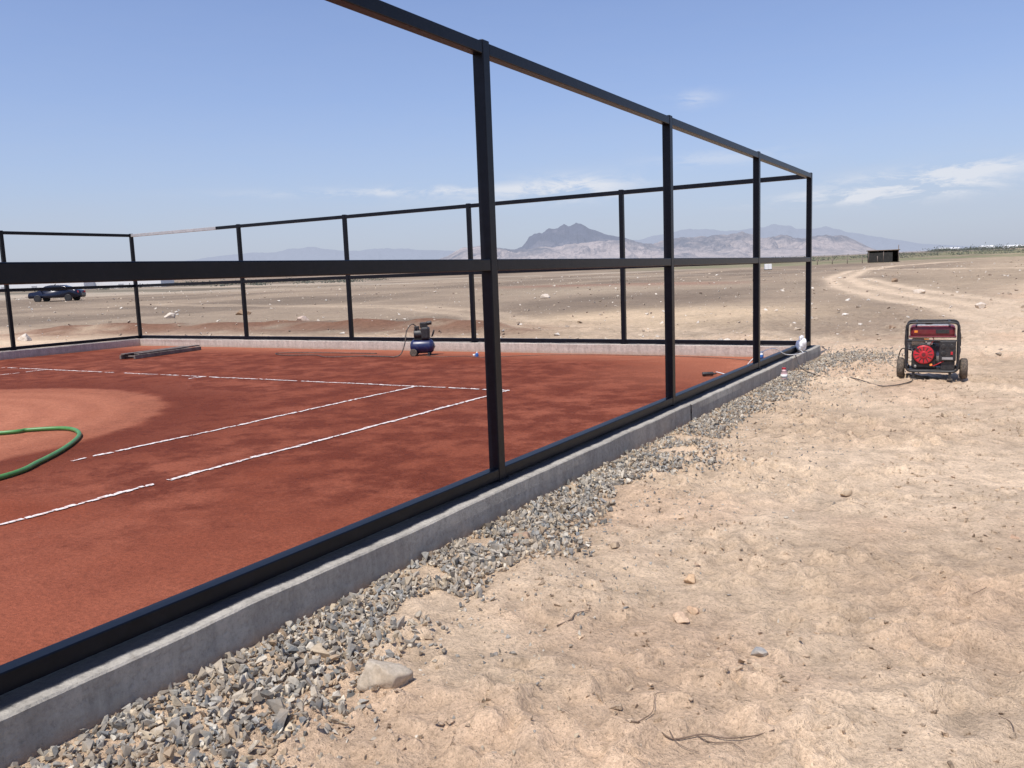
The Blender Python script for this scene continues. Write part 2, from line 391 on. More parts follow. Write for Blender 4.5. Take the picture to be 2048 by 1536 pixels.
def curb(V,F,p0,p1,w,step=.10,seed=1):
    p0=np.array(p0);p1=np.array(p1);L=np.linalg.norm(p1-p0);u=(p1-p0)/L;nrm=np.array([-u[1],u[0]])
    n=int(L/step)+1;ss=np.linspace(0,L,n)
    prof=[(-w/2,-.15),(-w/2,.04),(-w/2,.12),(-w/2,.191),(-w/2+.009,.2),(-w/6,.2),(w/6,.2),(w/2-.009,.2),(w/2,.191),(w/2,.12),(w/2,.04),(w/2,-.15)]
    base=len(V);K=len(prof)
    for j,(o,h) in enumerate(prof):
        e=(vnoise(ss*.5,ss*0+round(h*3),seed+(o>0)*5)-.5)*.014+(vnoise(ss*9,ss*0+j*1.7,seed+3)-.5)*.003
        if j in (0,K-1) or abs(o)<w*.4: e=e*0
        e2=(vnoise(ss*2.3,ss*0,seed+7)-.5)*.010*(h>.15)+(vnoise(ss*9,ss*0+j*3.3,seed+8)-.5)*.004*(h>.15)
        prof[j]=(o,h,e,e2)
    for i,s in enumerate(ss):
        for j in range(K):
            o,h,e,e2=prof[j];q=p0+u*s+nrm*(o+e[i]);V.append((q[0],q[1],h+e2[i]))
    for i in range(n-1):
        for j in range(K-1):
            F.append((base+i*K+j,base+i*K+j+1,base+(i+1)*K+j+1,base+(i+1)*K+j))
CV=[];CF=[]
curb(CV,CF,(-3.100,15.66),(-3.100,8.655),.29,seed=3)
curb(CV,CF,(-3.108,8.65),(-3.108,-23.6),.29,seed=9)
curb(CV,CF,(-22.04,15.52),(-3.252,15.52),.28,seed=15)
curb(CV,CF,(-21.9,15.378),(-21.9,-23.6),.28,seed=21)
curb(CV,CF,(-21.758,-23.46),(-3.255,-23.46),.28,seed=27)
CV=np.array(CV);CF=np.array(CF)[:,::-1]
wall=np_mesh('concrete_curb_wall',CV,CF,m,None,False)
bm=bmesh.new();bm.from_mesh(wall.data);bmesh.ops.holes_fill(bm,edges=[e for e in bm.edges if e.is_boundary],sides=14);bmesh.ops.recalc_face_normals(bm,faces=bm.faces)
for f_ in bm.faces: f_.smooth=False
bm.to_mesh(wall.data);bm.free()

# ------------------------------------------------------------------ steel fence frame
fr=empty('steel_fence_frame')
T=.08;B=.2;TOP=3.2;XM=-3.14;YM=15.5;XL=-21.9;YN=-23.4
def post(px,py,n): 
    box('post_%d'%n,(px,py,(B+TOP)/2+.008),(T+.006,T+.006,TOP-B+.012),M['black_paint'],fr,.007)
    box('base_plate_%d'%n,(px,py,B+.006),(.125,.12,.010),M['black_paint'],fr,.002)
right=[15.5,12.02,8.52,4.98,1.35,-2.15,-5.6,-9.1,-12.6,-16.1,-19.6,YN]
back=[XM,-6.67,-10.25,-13.8,-17.45,XL]
left=[15.5,11.85,8.2,4.6,1.0,-2.6,-6.2,-9.8,-13.4,-17,-20.4,YN]
n=0
for q in right: n+=1;post(XM,q,n)
for q in back[1:]: n+=1;post(q,YM,n)
for q in left[1:]: n+=1;post(XL,q,n)
for q in back[1:-1]: n+=1;post(q,YN,n)
r=0
ZR=[(B+.013+T/2,'bottom_rail'),(1.725,'middle_rail'),(TOP-T/2,'top_rail')]
g=(T+.006)/2
def rails(vals,ax,fixed):
    global r
    for a,b2 in zip(vals[:-1],vals[1:]):
        lo,hi=min(a,b2)+g,max(a,b2)-g
        for zz,nm in ZR:
            r+=1
            mt=M['black_paint']
            if nm=='top_rail' and ax=='x' and fixed==YM and a<-17: 
                mid=lo+(hi-lo)*.82
                box('%s_%d'%(nm,r),((lo+mid)/2,fixed,zz),(mid-lo,T,T),M['galv'],fr,.006)
                box('%s_%db'%(nm,r),((mid+hi)/2+.001,fixed,zz),(hi-mid-.002,T,T),mt,fr,.006);continue
            if ax=='y': box('%s_%d'%(nm,r),(fixed,(lo+hi)/2,zz),(T,hi-lo,T),mt,fr,.006)
            else: box('%s_%d'%(nm,r),((lo+hi)/2,fixed,zz),(hi-lo,T,T),mt,fr,.006)
rails(right,'y',XM);rails(back,'x',YM);rails(left,'y',XL);rails(back,'x',YN)

# ------------------------------------------------------------------ stones
def hull(nv,sd):
    rr=random.Random(sd);bm=bmesh.new()
    el=rr.uniform(.8,1.5)
    for _ in range(nv):
        v=Vector((rr.uniform(-1,1),rr.uniform(-1,1),rr.uniform(-1,1)))
        mx=max(abs(q) for q in v);v=v/mx*rr.uniform(.75,1)
        bm.verts.new(Vector((v.x*el,v.y*.85,v.z*.75))*.8)
    res=bmesh.ops.convex_hull(bm,input=bm.verts)
    bmesh.ops.delete(bm,geom=[g_ for g_ in res['geom_interior'] if isinstance(g_,bmesh.types.BMVert)],context='VERTS')
    bmesh.ops.triangulate(bm,faces=bm.faces)
    bm.verts.index_update()
    V=np.array([v.co[:] for v in bm.verts]);F=np.array([[v.index for v in f.verts] for f in bm.faces]);bm.free()
    return V,F
VAR=[hull(8+i%4,i+50) for i in range(18)]
def rocks(name,pos,size,cols,mat,flat=(.45,.95),seed=0,variants=None,smooth=False,tilt=.5):
    vr=variants or VAR
    rg=np.random.default_rng(seed);n=len(pos);Vs=[];Fs=[];Cs=[];off=0
    which=rg.integers(0,len(vr),n)
    for k,(bv,bf) in enumerate(vr):
        ii=np.where(which==k)[0]
        if len(ii)==0: continue
        m_=len(ii);sc=np.stack([rg.uniform(.75,1.25,m_),rg.uniform(.6,1,m_),rg.uniform(flat[0],flat[1],m_)],1)*size[ii][:,None]
        v=bv[None]*sc[:,None,:]
        for ax,lim in ((0,tilt),(1,tilt),(2,math.pi)):
            a=rg.uniform(-lim,lim,m_);c_,s_=np.cos(a)[:,None],np.sin(a)[:,None]
            i,j=[(1,2),(2,0),(0,1)][ax];vi=v[:,:,i]*c_-v[:,:,j]*s_;vj=v[:,:,i]*s_+v[:,:,j]*c_
            v=v.copy();v[:,:,i]=vi;v[:,:,j]=vj
        v=v+pos[ii][:,None,:]
        Vs.append(v.reshape(-1,3));Fs.append((bf[None]+(np.arange(m_)*len(bv))[:,None,None]+off).reshape(-1,3))
        Cs.append(np.repeat(cols[ii],len(bv),0));off+=m_*len(bv)
    return np_mesh(name,np.concatenate(Vs),np.concatenate(Fs),mat,np.concatenate(Cs),smooth)
m,nt,b=new_mat('crushed_stone');co=objco(nt)
at=nt.nodes.new('ShaderNodeAttribute');at.attribute_name='Col';f=noise_node(nt,60,4,.7,co);f2=noise_node(nt,9,3,.6,co)
c=mixc(nt,1,at.outputs['Color'],ramp(nt,f.outputs['Fac'],[(.3,.68),(.7,1.25)]).outputs[0],'MULTIPLY')
c=mixc(nt,ramp(nt,f2.outputs['Fac'],[(.40,0.0),(.66,.5)]).outputs[0],c,(.47,.36,.24))
nt.links.new(c,b.inputs['Base Color']);b.inputs['Roughness'].default_value=.8;b.inputs['Specular IOR Level'].default_value=.3;bump(nt,f.outputs['Fac'],.4,.006,b)
stone=m
pal=np.array([(.16,.155,.14),(.235,.225,.20),(.33,.31,.27),(.42,.38,.31),(.46,.38,.27),(.19,.195,.19),(.125,.13,.13),(.34,.25,.165),(.54,.49,.40),(.27,.25,.215)])
def gwidth(y): return .56+.34*np.exp(-((y-1.4)/1.4)**2)+.10*np.sin(y*1.9)+.08*np.sin(y*.83+1)+.35*sstep(13.6,15.5,y)+(fbm(y*1.3,y*0,80,3)-.5)*.35
G=[];SZ=[]
def gstrip(y0,y1,n,smin,smax,zl=0):
    yy=rng.uniform(y0,y1,n);w=gwidth(yy);u=rng.uniform(0,1.6,n)
    keep=rng.uniform(0,1,n)<np.where(u<.65,1,np.exp(-((u-.65)/.36)**2)*.75)
    xx=-2.945+u*w
    keep&=(fbm(xx/.28,yy/.28,81,2)>.24+.36*np.clip(u-.4,0,1))
    yy=yy[keep];xx=xx[keep];s=smin+(smax-smin)*rng.uniform(0,1,len(yy))**1.4
    s=np.where(rng.uniform(0,1,len(s))<.05,s*1.4,s)
    zz=terrain(xx,yy)+s*.2+zl*rng.uniform(0,1,len(s))
    G.append(np.stack([xx,yy,zz],1));SZ.append(s)
gstrip(0,7,17000,.009,.026,.012)
gstrip(0,7,5500,.016,.036,.026)
gstrip(7,16,12500,.012,.028,.02)
n=1500;xx=rng.normal(-2.3,.45,n);yy=rng.normal(15.3,.8,n);k=(xx>-2.93)|(yy>15.8);xx=xx[k];yy=yy[k];s=rng.uniform(.015,.030,len(xx));G.append(np.stack([xx,yy,terrain(xx,yy)+.01],1));SZ.append(s)
n=2200;yy=rng.uniform(1,16,n);xx=-2.35+np.abs(rng.normal(0,.55,n));s=rng.uniform(.005,.018,n);G.append(np.stack([xx,yy,terrain(xx,yy)+s*.15],1));SZ.append(s)
G=np.concatenate(G);SZ=np.concatenate(SZ)
cc=pal[rng.choice(len(pal),len(G),p=[.10,.14,.15,.13,.11,.09,.06,.09,.06,.07])]*rng.uniform(.72,1.3,(len(G),1))
rocks('gravel_strip',G,SZ,np.clip(cc,0,.8),stone,seed=3,tilt=1.4,flat=(.6,1))
n=32000
yy=1.2+np.abs(rng.uniform(0,1,n))**1.3*13;xx=rng.uniform(-2.4,6,n)
k=fbm(xx/.6,yy/.6,85,3)>.49;xx=xx[k];yy=yy[k]
s=.003+.021*rng.uniform(0,1,len(xx))**3.8
cc=np.array([(.62,.465,.32)])*rng.uniform(.72,1.1,(len(xx),1))
rocks('dirt_clods',np.stack([xx,yy,terrain(xx,yy)+s*.2],1),s,cc,dirt_mat,seed=4,tilt=1.2)
n=420
yy=1.5+rng.uniform(0,1,n)*15;xx=rng.uniform(-2.2,8,n);s=.008+.02*rng.uniform(0,1,n)**3
cp=np.array([(.58,.42,.27),(.30,.25,.20),(.62,.54,.44),(.40,.26,.17)])
rocks('loose_pebbles',np.stack([xx,yy,terrain(xx,yy)+s*.2],1),s,cp[rng.choice(4,n)],stone,seed=9,tilt=.6)
n=6500
dd=17+rng.uniform(0,1,n)**1.4*130;aa=rng.uniform(-math.radians(72),math.radians(12),n)
xx=dd*np.sin(aa);yy=dd*np.cos(aa);k=~incourt(xx-.5*np.sign(xx),yy-.5)&((yy>16.2)|(xx>-2))&((xx<-2)|(yy>22)|(rng.uniform(0,1,n)<.4))
xx=xx[k];yy=yy[k];dd=dd[k]
s=(.018+.075*rng.uniform(0,1,len(xx))**6)*(1+dd/110)
cp=np.array([(.60,.53,.44),(.40,.32,.24),(.70,.65,.57),(.20,.15,.12),(.48,.39,.29)])
cc=cp[rng.choice(5,len(xx),p=[.25,.18,.24,.2,.13])]
rocks('scattered_field_stones',np.stack([xx,yy,terrain(xx,yy)+s*.25],1),s,cc,stone,seed=6,flat=(.6,.95))
def hero(name,x_,y_,s_,col_,seed_,flat=(.5,.7)):
    bm=bmesh.new();bmesh.ops.create_icosphere(bm,subdivisions=4,radius=1)
    rr=random.Random(seed_);pl=[(Vector((rr.gauss(0,1),rr.gauss(0,1),rr.gauss(0,.8))).normalized(),rr.uniform(.5,.8)) for _ in range(13)]
    co_=np.array([v.co[:] for v in bm.verts])
    for n_,d_ in pl:
        n_=np.array(n_[:]);e=co_@n_-d_;co_=co_-np.maximum(e,0)[:,None]*n_[None]*.95
    q=co_;f_=1+.12*(vnoise(q[:,0]*4+seed_,q[:,1]*4+q[:,2]*3,5)-.5)+.08*(vnoise(q[:,0]*11+seed_,q[:,1]*11+q[:,2]*9,6)-.5)
    co_=co_*f_[:,None]*np.array([s_*1.15,s_*.8,s_*flat[0]])
    for v,c_ in zip(bm.verts,co_): v.co=c_
    bmesh.ops.rotate(bm,matrix=Matrix.Rotation(rr.uniform(0,6),3,'Z'),verts=bm.verts)
    o=from_bm(name,bm,stone,None,True)
    a_=o.data.color_attributes.new('Col','FLOAT_COLOR','POINT');a_.data.foreach_set('color',list(col_+(1,))*len(o.data.vertices))
    o.location=(x_,y_,tz(x_,y_)+s_*flat[0]*.3);return o
tan=(.52,.40,.27);grey=(.32,.31,.29);pale=(.62,.54,.45);brn=(.24,.15,.09)
for i,(hx,hy,hs,hc) in enumerate([(-.6,9.9,.062,(.40,.30,.20)),(-1.45,4.22,.05,(.58,.38,.22)),(-1.3,3.82,.04,(.56,.37,.23)),(-1.33,3.72,.052,(.56,.39,.26)),(-.9,3.5,.045,grey),(-2.18,2.52,.13,(.46,.39,.30)),(-2.02,4.5,.045,(.34,.25,.17)),(-2.62,4.42,.075,(.33,.21,.14)),(-1.0,6.3,.05,tan),(-2.55,6.85,.05,tan),
    (-29.2,16.2,.34,pale),(-37,28,.35,pale),(-25.7,25.9,.33,(.52,.40,.33)),(-35,31,.42,brn),(-1,33,.24,pale),(-4,45,.28,pale),(-25,46,.35,pale),(-2.6,22.8,.17,brn),(-7,62,.35,brn),(-26.3,25.4,.2,brn),(-.2,16.2,.06,(.12,.11,.1)),(1.3,4.0,.03,pale)]):
    hero('stone',hx,hy,hs,hc,i+1,(.6,.6))
m=M['stick']
def onground(pts,h=.006): return [(a,b2,tz(a,b2)+h) for a,b2 in pts]
tube('dry_twig',onground([(-1.83,3.38),(-1.79,3.45),(-1.80,3.52),(-1.75,3.58)],.008),.004,m,None,5,6,taper=(1,.5))
rt=empty('dry_root')
tube('root_main',onground([(-1.12,2.60),(-1.06,2.66),(-.98,2.64),(-.9,2.72),(-.82,2.73),(-.74,2.80),(-.68,2.85)],.010),.0034,m,rt,5,6,taper=(1.1,.5))
tube('root_branch_1',onground([(-1.1,2.62),(-1.13,2.70),(-1.11,2.78),(-1.13,2.86),(-1.11,2.92)],.012),.0024,m,rt,5,6,taper=(1,.4))
tube('root_branch_2',onground([(-.92,2.71),(-.86,2.69),(-.79,2.71),(-.74,2.69)],.010),.0025,m,rt,5,6,taper=(1,.4))
tube('root_branch_3',onground([(-1.0,2.66),(-.95,2.62),(-.88,2.62)],.010),.002,m,rt,5,6,taper=(1,.4))
rg=random.Random(3)
tw=empty('dry_grass_stems')
for i in range(22):
    a,b2=rg.uniform(-2,3),rg.uniform(2.2,9);t=rg.uniform(0,6);l=rg.uniform(.06,.2)
    tube('stem_%d'%i,onground([(a,b2),(a+l*.5*math.cos(t),b2+l*.5*math.sin(t)),(a+l*math.cos(t+.3),b2+l*math.sin(t+.3))],.006),rg.uniform(.001,.0022),m,tw,4,5,taper=(1,.4))

# ------------------------------------------------------------------ garden hose
tube('garden_hose',[(-12.5,3.0,.03),(-11.4,4.2,.03),(-10.19,5.24,.03),(-10.05,5.5,.03),(-9.67,5.74,.03),(-9.14,5.57,.03),(-8.56,5.08,.03),(-8.05,4.48,.03),(-7.72,3.93,.03),(-7.6,2.6,.03),(-8.5,1.2,.03),(-10.5,.5,.03)],.024,M['hose'],None,12,12)

# ------------------------------------------------------------------ generator
GX,GY=-.95,12.75
gen=empty('portable_generator',(GX,GY,tz(GX,GY)-.01),math.radians(4))
R_=.016
for yy_,nm in ((-.24,'front'),(.24,'rear')):
    w=.315;zb=.12;zt=.775;c_=.07
    tube('frame_loop_'+nm,[(-w,yy_,zb+c_),(-w,yy_,.3),(-w,yy_,.55),(-w,yy_,zt-c_),(-w+.02,yy_,zt-.02),(-w+c_,yy_,zt),(-.1,yy_,zt),(.1,yy_,zt),(w-c_,yy_,zt),(w-.02,yy_,zt-.02),(w,yy_,zt-c_),(w,yy_,.55),(w,yy_,.3),(w,yy_,zb+c_),(w-.02,yy_,zb+.02),(w-c_,yy_,zb),(.1,yy_,zb),(-.1,yy_,zb),(-w+c_,yy_,zb),(-w+.02,yy_,zb+.02)],R_,M['blk'],gen,5,10,True)
for sx_ in (-1,1):
    for zz in (.16,.70): cyl('frame_side_bar',(sx_*.31,-.24,zz),(sx_*.31,.24,zz),.014,M['blk'],gen,12)
    cyl('frame_top_bar',(sx_*.2,-.24,.775),(sx_*.2,.24,.775),.013,M['blk'],gen,12)
box('frame_cross_rail',(0,-.24,.535),(.62,.022,.022),M['blk'],gen,.005)
box('base_tray',(0,0,.135),(.56,.46,.02),M['blk'],gen,.004)
box('fuel_tank',(0,0,.655),(.55,.42,.15),M['maroon'],gen,.05,seg=5)
box('tank_skirt',(0,0,.585),(.57,.44,.025),M['maroon'],gen,.01)
box('tank_top_plate',(0,0,.733),(.40,.30,.012),M['alu'],gen,.005)
cyl('fuel_cap',(-.05,0,.735),(-.05,0,.768),.045,M['blk'],gen,24,bev=.006)
box('tank_label',(-.20,-.212,.655),(.04,.004,.03),M['orange'],gen,.001)
box('tank_label_dark',(.12,-.212,.655),(.16,.004,.05),M['blk'],gen,.001)
box('engine_block',(-.10,.02,.33),(.30,.30,.30),M['darkmetal'],gen,.03,seg=3)
box('crankcase',(-.10,-.13,.22),(.30,.10,.13),M['darkmetal'],gen,.02)
cyl('fan_housing',(-.10,-.10,.345),(-.10,-.185,.345),.150,M['blk'],gen,40,bev=.015)
cyl('recoil_starter_cover',(-.10,-.18,.345),(-.10,-.235,.345),.128,M['red'],gen,40,bev=.018)
cyl('recoil_hub',(-.10,-.23,.345),(-.10,-.250,.345),.045,M['red'],gen,30,bev=.008)
cyl('recoil_badge',(-.10,-.246,.345),(-.10,-.2525,.345),.026,M['maroon'],gen,24)
for k in range(12):
    a=k*math.pi/6
    box('recoil_vent_%d'%k,(-.10+.085*math.cos(a),-.2345,.345+.085*math.sin(a)),(.052,.006,.012),M['blk'],gen,.001,Matrix.Rotation(-a,4,'Y'))
box('recoil_handle',(-.19,-.24,.43),(.07,.02,.022),M['blk'],gen,.006,Matrix.Rotation(.6,4,'Y'))
for k in range(7): box('cooling_fin_%d'%k,(-.20,.0,.40+k*.02),(.22,.26,.008),M['alu'],gen,.002)
box('air_filter',(-.17,-.10,.51),(.17,.14,.09),M['rust'],gen,.02)
box('carburettor',(-.03,-.15,.50),(.07,.07,.06),M['alu'],gen,.012)
tube('fuel_line',[(.0,-.15,.58),(.02,-.2,.54),(-.01,-.21,.5),(-.02,-.17,.47)],.006,M['red'],gen,5,6)
box('choke_lever',(-.07,-.2,.555),(.06,.01,.02),M['orange'],gen,.002)
cyl('oil_drain',(-.2,-.18,.19),(-.2,-.21,.18),.016,M['alu'],gen,12)
cyl('oil_fill_cap',(-.01,-.18,.2),(-.01,-.21,.21),.018,M['orange'],gen,12)
box('muffler',(.10,.16,.42),(.26,.13,.16),M['alu'],gen,.04,seg=4)
cyl('alternator_housing',(.0,.05,.30),(.27,.05,.30),.135,M['alu'],gen,32,bev=.02)
box('control_panel',(.185,-.215,.40),(.20,.10,.27),M['blk'],gen,.012)
for (ax_,az_) in ((.135,.46),(.235,.46),(.135,.37)):
    cyl('outlet_ring',(ax_,-.264,az_),(ax_,-.274,az_),.03,M['darkmetal'],gen,20,bev=.004)
    cyl('outlet_hole',(ax_,-.272,az_),(ax_,-.277,az_),.018,M['blk'],gen,16)
box('switch',(.235,-.268,.37),(.025,.014,.04),M['red'],gen,.003)
box('breaker_label',(.185,-.2665,.30),(.13,.004,.03),M['alu'],gen,.001)
box('battery',(.19,-.17,.205),(.17,.12,.12),M['blk'],gen,.008)
tube('battery_lead',[(.15,-.22,.27),(.1,-.25,.24),(.03,-.24,.2),(0,-.2,.2)],.007,M['red'],gen,5,6)
for sx_,nm in ((-1,'left'),(1,'right')):
    xw=sx_*.385
    bm=bmesh.new()
    prof=[(-.045,.07),(-.048,.11),(-.036,.135),(-.015,.142),(.015,.142),(.036,.135),(.048,.11),(.045,.07)]
    rings=[]
    for k in range(36):
        a=2*math.pi*k/36;rings.append([bm.verts.new((xw+px_,pr*math.cos(a)-.02,.142+pr*math.sin(a))) for px_,pr in prof])
    for k in range(36):
        A_,B_=rings[k],rings[(k+1)%36]
        for j in range(len(prof)): bm.faces.new((A_[j],A_[(j+1)%8],B_[(j+1)%8],B_[j]))
    bmesh.ops.recalc_face_normals(bm,faces=bm.faces)
    from_bm('tyre_'+nm,bm,M['tire'],gen,True)
    cyl('rim_'+nm,(xw-.03,-.02,.142),(xw+.03,-.02,.142),.072,M['darkmetal'],gen,24,bev=.008)
    cyl('hub_'+nm,(xw-.045,-.02,.142),(xw+.045,-.02,.142),.022,M['alu'],gen,16)
cyl('axle',(-.4,-.02,.142),(.4,-.02,.142),.012,M['darkmetal'],gen,12)
for sx_ in (-1,1):
    box('support_leg',(sx_*.22,-.22,.065),(.035,.035,.13),M['blk'],gen,.004);box('support_foot',(sx_*.22,-.22,.012),(.07,.06,.024),M['tire'],gen,.006)
    tube('push_handle',[(sx_*.33,.25,.3),(sx_*.34,.3,.35),(sx_*.34,.30,.55),(sx_*.33,.27,.62)],.013,M['blk'],gen,5,8)
tube('power_cable',[(GX-.2,GY-.2,.42),(GX-.36,GY-.15,.45),(GX-.42,GY,.25),(GX-.4,GY+.15,tz(GX-.4,GY+.15)+.02),(-1.15,12.4,tz(-1.15,12.4)+.01),(-1.45,11.85,tz(-1.45,11.85)+.01),(-1.9,12.4,tz(-1.9,12.4)+.01),(-2.3,12.8,tz(-2.3,12.8)+.015),(-2.75,13.2,.06),(-2.93,13.6,.2),(-3.02,14.0,.22),(-3.02,14.4,.215)],.008,M['cable'],None,10,8)
tube('white_cable',[(-3.02,14.35,.23),(-2.9,13.9,.235),(-2.99,13.2,.28),(-3.05,12.7,.42),(-3.14,12.25,.40),(-3.28,12.1,.25),(-3.4,12.2,.05),(-4,12.9,.02)],.007,M['white'],None,10,8)

# ------------------------------------------------------------------ air compressor
cp_=empty('air_compressor',(-10.89,14.45,.0),math.radians(28))
bm=bmesh.new();segs=28;prof=[(-.255,.06),(-.235,.11),(-.20,.14),(-.17,.148),(.17,.148),(.20,.14),(.235,.11),(.255,.06)]
rings=[[bm.verts.new((px_,pr*math.cos(2*math.pi*k/segs),.20+pr*math.sin(2*math.pi*k/segs))) for k in range(segs)] for px_,pr in prof]
for A_,B_ in zip(rings[:-1],rings[1:]):
    for k in range(segs): bm.faces.new((A_[k],A_[(k+1)%segs],B_[(k+1)%segs],B_[k]))
bm.faces.new(rings[0]);bm.faces.new(rings[-1]);bmesh.ops.recalc_face_normals(bm,faces=bm.faces)
from_bm('air_tank',bm,M['blue'],cp_,True)
cyl('tank_end_ring',(.256,0,.20),(.262,0,.20),.05,M['darkmetal'],cp_,24)
cyl('tank_plug',(.258,0,.20),(.28,0,.20),.02,M['alu'],cp_,16)
for sx_ in (-1,1):
    for sy_ in (-1,1): box('foot',(sx_*.15,sy_*.1,.035),(.05,.04,.07),M['blk'],cp_,.006)
cyl('wheel',(-.17,-.19,.08),(-.17,-.15,.08),.08,M['tire'],cp_,24,bev=.01);cyl('wheel',(-.17,.15,.08),(-.17,.19,.08),.08,M['tire'],cp_,24,bev=.01)
box('mount_plate',(0,0,.358),(.34,.17,.014),M['darkmetal'],cp_,.003)
cyl('motor',(-.16,0,.46),(.05,0,.46),.105,M['blk'],cp_,28,bev=.015)
box('fan_shroud',(.08,0,.48),(.18,.22,.26),M['blk'],cp_,.04,seg=3)
for k in range(5): box('pump_fin_%d'%k,(.05,0,.615+k*.018),(.16,.16,.008),M['darkmetal'],cp_,.002)
box('pump_head',(.05,0,.655),(.14,.14,.11),M['blk'],cp_,.012)
cyl('intake_filter',(.12,0,.69),(.22,0,.70),.042,M['blk'],cp_,20,bev=.008)
box('pressure_switch',(-.10,-.02,.59),(.10,.08,.09),M['blk'],cp_,.01)
cyl('gauge',(-.12,-.06,.60),(-.12,-.085,.60),.025,M['darkmetal'],cp_,18)
tube('carry_handle',[(.22,-.06,.4),(.26,-.06,.52),(.26,.06,.52),(.22,.06,.4)],.012,M['blk'],cp_,6,8)
tube('outlet_hose',[(-.12,0,.64),(-.2,-.05,.68),(-.3,-.12,.55),(-.34,-.18,.3),(-.42,-.25,.08),(-.55,-.3,.02),(-.8,-.15,.02),(-1.3,.1,.02)],.012,M['cable'],cp_,8,8)
tube('air_hose',[(-12.05,14.0,.02),(-12.8,13.6,.02),(-13.5,13.9,.02),(-14.3,13.75,.02),(-14.9,14.1,.02),(-14.2,14.35,.02),(-12.2,14.5,.02)],.009,M['cable'],None,8,8)
tube('extension_cord',[(-10.7,14.3,.02),(-10.2,14.1,.02),(-9.7,14.35,.02),(-9.2,14.2,.02),(-8.0,14.9,.02),(-6,15.1,.02),(-4.5,14.9,.02),(-3.6,14.4,.02)],.006,M['cable'],None,8,6)

# ------------------------------------------------------------------ ladder
p0=Vector((-17.75,12.35,0));p1=Vector((-18.2,14.6,0));dv=(p1-p0)
lad=empty('wooden_ladder',tuple(p0),math.atan2(dv.y,dv.x));L=dv.length
for k,(yy_,zz) in enumerate(((0,.05),(.42,.05))):
    box('side_rail_%d'%k,(L/2,yy_,zz),(L,.05,.09),M['wood'],lad,.006)
for k in range(8): box('rung_%d'%k,(.14+k*(L-.28)/7,.21,.06),(.05,.37,.03),M['wood'],lad,.005)
box('plank',(L/2+.1,.1,.118),(L*.96,.14,.03),M['wood'],lad,.004,Matrix.Rotation(.03,4,'Z'))
box('plank_2',(L/2-.1,.32,.118),(L*.9,.12,.03),M['wood'],lad,.004,Matrix.Rotation(-.04,4,'Z'))

# ------------------------------------------------------------------ small items
def lump(name,loc,sc,mat,seed,sub=4,amp=.35):
    bm=bmesh.new();bmesh.ops.create_icosphere(bm,subdivisions=sub,radius=1)
    q=np.array([v.co[:] for v in bm.verts])
    f_=1+amp*(fbm(q[:,0]*1.6+seed+q[:,2],q[:,1]*1.6-q[:,2]*1.3,seed,3)-.5)*2
    q[:,2]=np.maximum(q[:,2],-.98);q=q*f_[:,None]*np.array(sc)
    for v,c_ in zip(bm.verts,q): v.co=c_
    o=from_bm(name,bm,mat,None,True);o.location=loc;return o
bag=empty('plastic_sack',(-3.03,14.42,.2))
o=lump('sack_body',(0,0,.11),(.08,.12,.12),M['bag'],5,4,.45);o.parent=bag
for k in (-1,1): 
    o=lump('sack_knot_ear',(0,k*.05,.23),(.025,.035,.045),M['bag'],8+k,3,.5);o.parent=bag
bt=empty('plastic_bottle',(-2.82,12.3,tz(-2.82,12.3)))
cyl('bottle_body',(0,0,0),(0,0,.12),.045,M['bottle'],bt,20,bev=.01);cyl('bottle_shoulder',(0,0,.12),(0,0,.16),.043,M['bottle'],bt,20,r2=.024)
cyl('bottle_cap',(0,0,.16),(0,0,.185),.03,M['red'],bt,16,bev=.004);cyl('bottle_label',(0,0,.04),(0,0,.09),.0465,M['white'],bt,20)
pc_=empty('paint_can',(-3.75,14.55,.005))
cyl('can_body',(0,0,0),(0,0,.17),.065,M['white'],pc_,28);cyl('can_label',(0,0,.04),(0,0,.13),.0675,M['canblue'],pc_,28)
cyl('can_lid',(0,0,.17),(0,0,.182),.07,M['alu'],pc_,28,bev=.004)
tube('can_handle',[(-.069,0,.15),(-.06,-.07,.09),(0,-.09,.07),(.06,-.07,.09),(.069,0,.15)],.003,M['darkmetal'],pc_,6,6)
pt=empty('power_drill',(-4.0,12.5,.0),.5);pt.scale=(.75,.75,.75)
cyl('drill_body',(-.12,0,.05),(.1,0,.05),.04,M['blk'],pt,16,bev=.01);box('drill_grip',(-.07,.09,.035),(.05,.16,.05),M['blk'],pt,.012);cyl('drill_chuck',(.1,0,.05),(.17,0,.05),.024,M['darkmetal'],pt,12,r2=.012)
jb=empty('small_bottle',(-9.5,14.45,.0))
cyl('jug_body',(0,0,0),(0,0,.07),.035,M['canblue'],jb,16,bev=.008);cyl('jug_neck',(0,0,.07),(0,0,.10),.015,M['white'],jb,12);cyl('jug_cup',(-.09,.03,0),(-.09,.03,.05),.02,M['white'],jb,12,r2=.026)

# ------------------------------------------------------------------ parked car (dark hatchback, side on)
cx_,cy_=-87.5,52.5
car=empty('parked_car',(cx_,cy_,tz(cx_,cy_)-.02),math.radians(34))
prof=[(-2.55,.42),(-2.58,.75),(-2.45,1.02),(-1.55,1.14),(-.85,1.66),(-.3,1.76),(.7,1.74),(1.45,1.5),(2.2,1.2),(2.5,1.1),(2.58,.7),(2.5,.40)]
def car_section(half,inset,bm):
    return [bm.verts.new((px_,half-(inset*max(0,pz-1.05)/.7),pz)) for px_,pz in prof]
bm=bmesh.new();a1=car_section(-1.03,-.28,bm);a2=car_section(1.03,.28,bm)
k=len(prof)
for i in range(k): bm.faces.new((a1[i],a1[(i+1)%k],a2[(i+1)%k],a2[i]))
bm.faces.new(a1);bm.faces.new(a2[::-1]);bmesh.ops.recalc_face_normals(bm,faces=bm.faces)
bmesh.ops.bevel(bm,geom=bm.edges[:],offset=.06,segments=3,affect='EDGES')
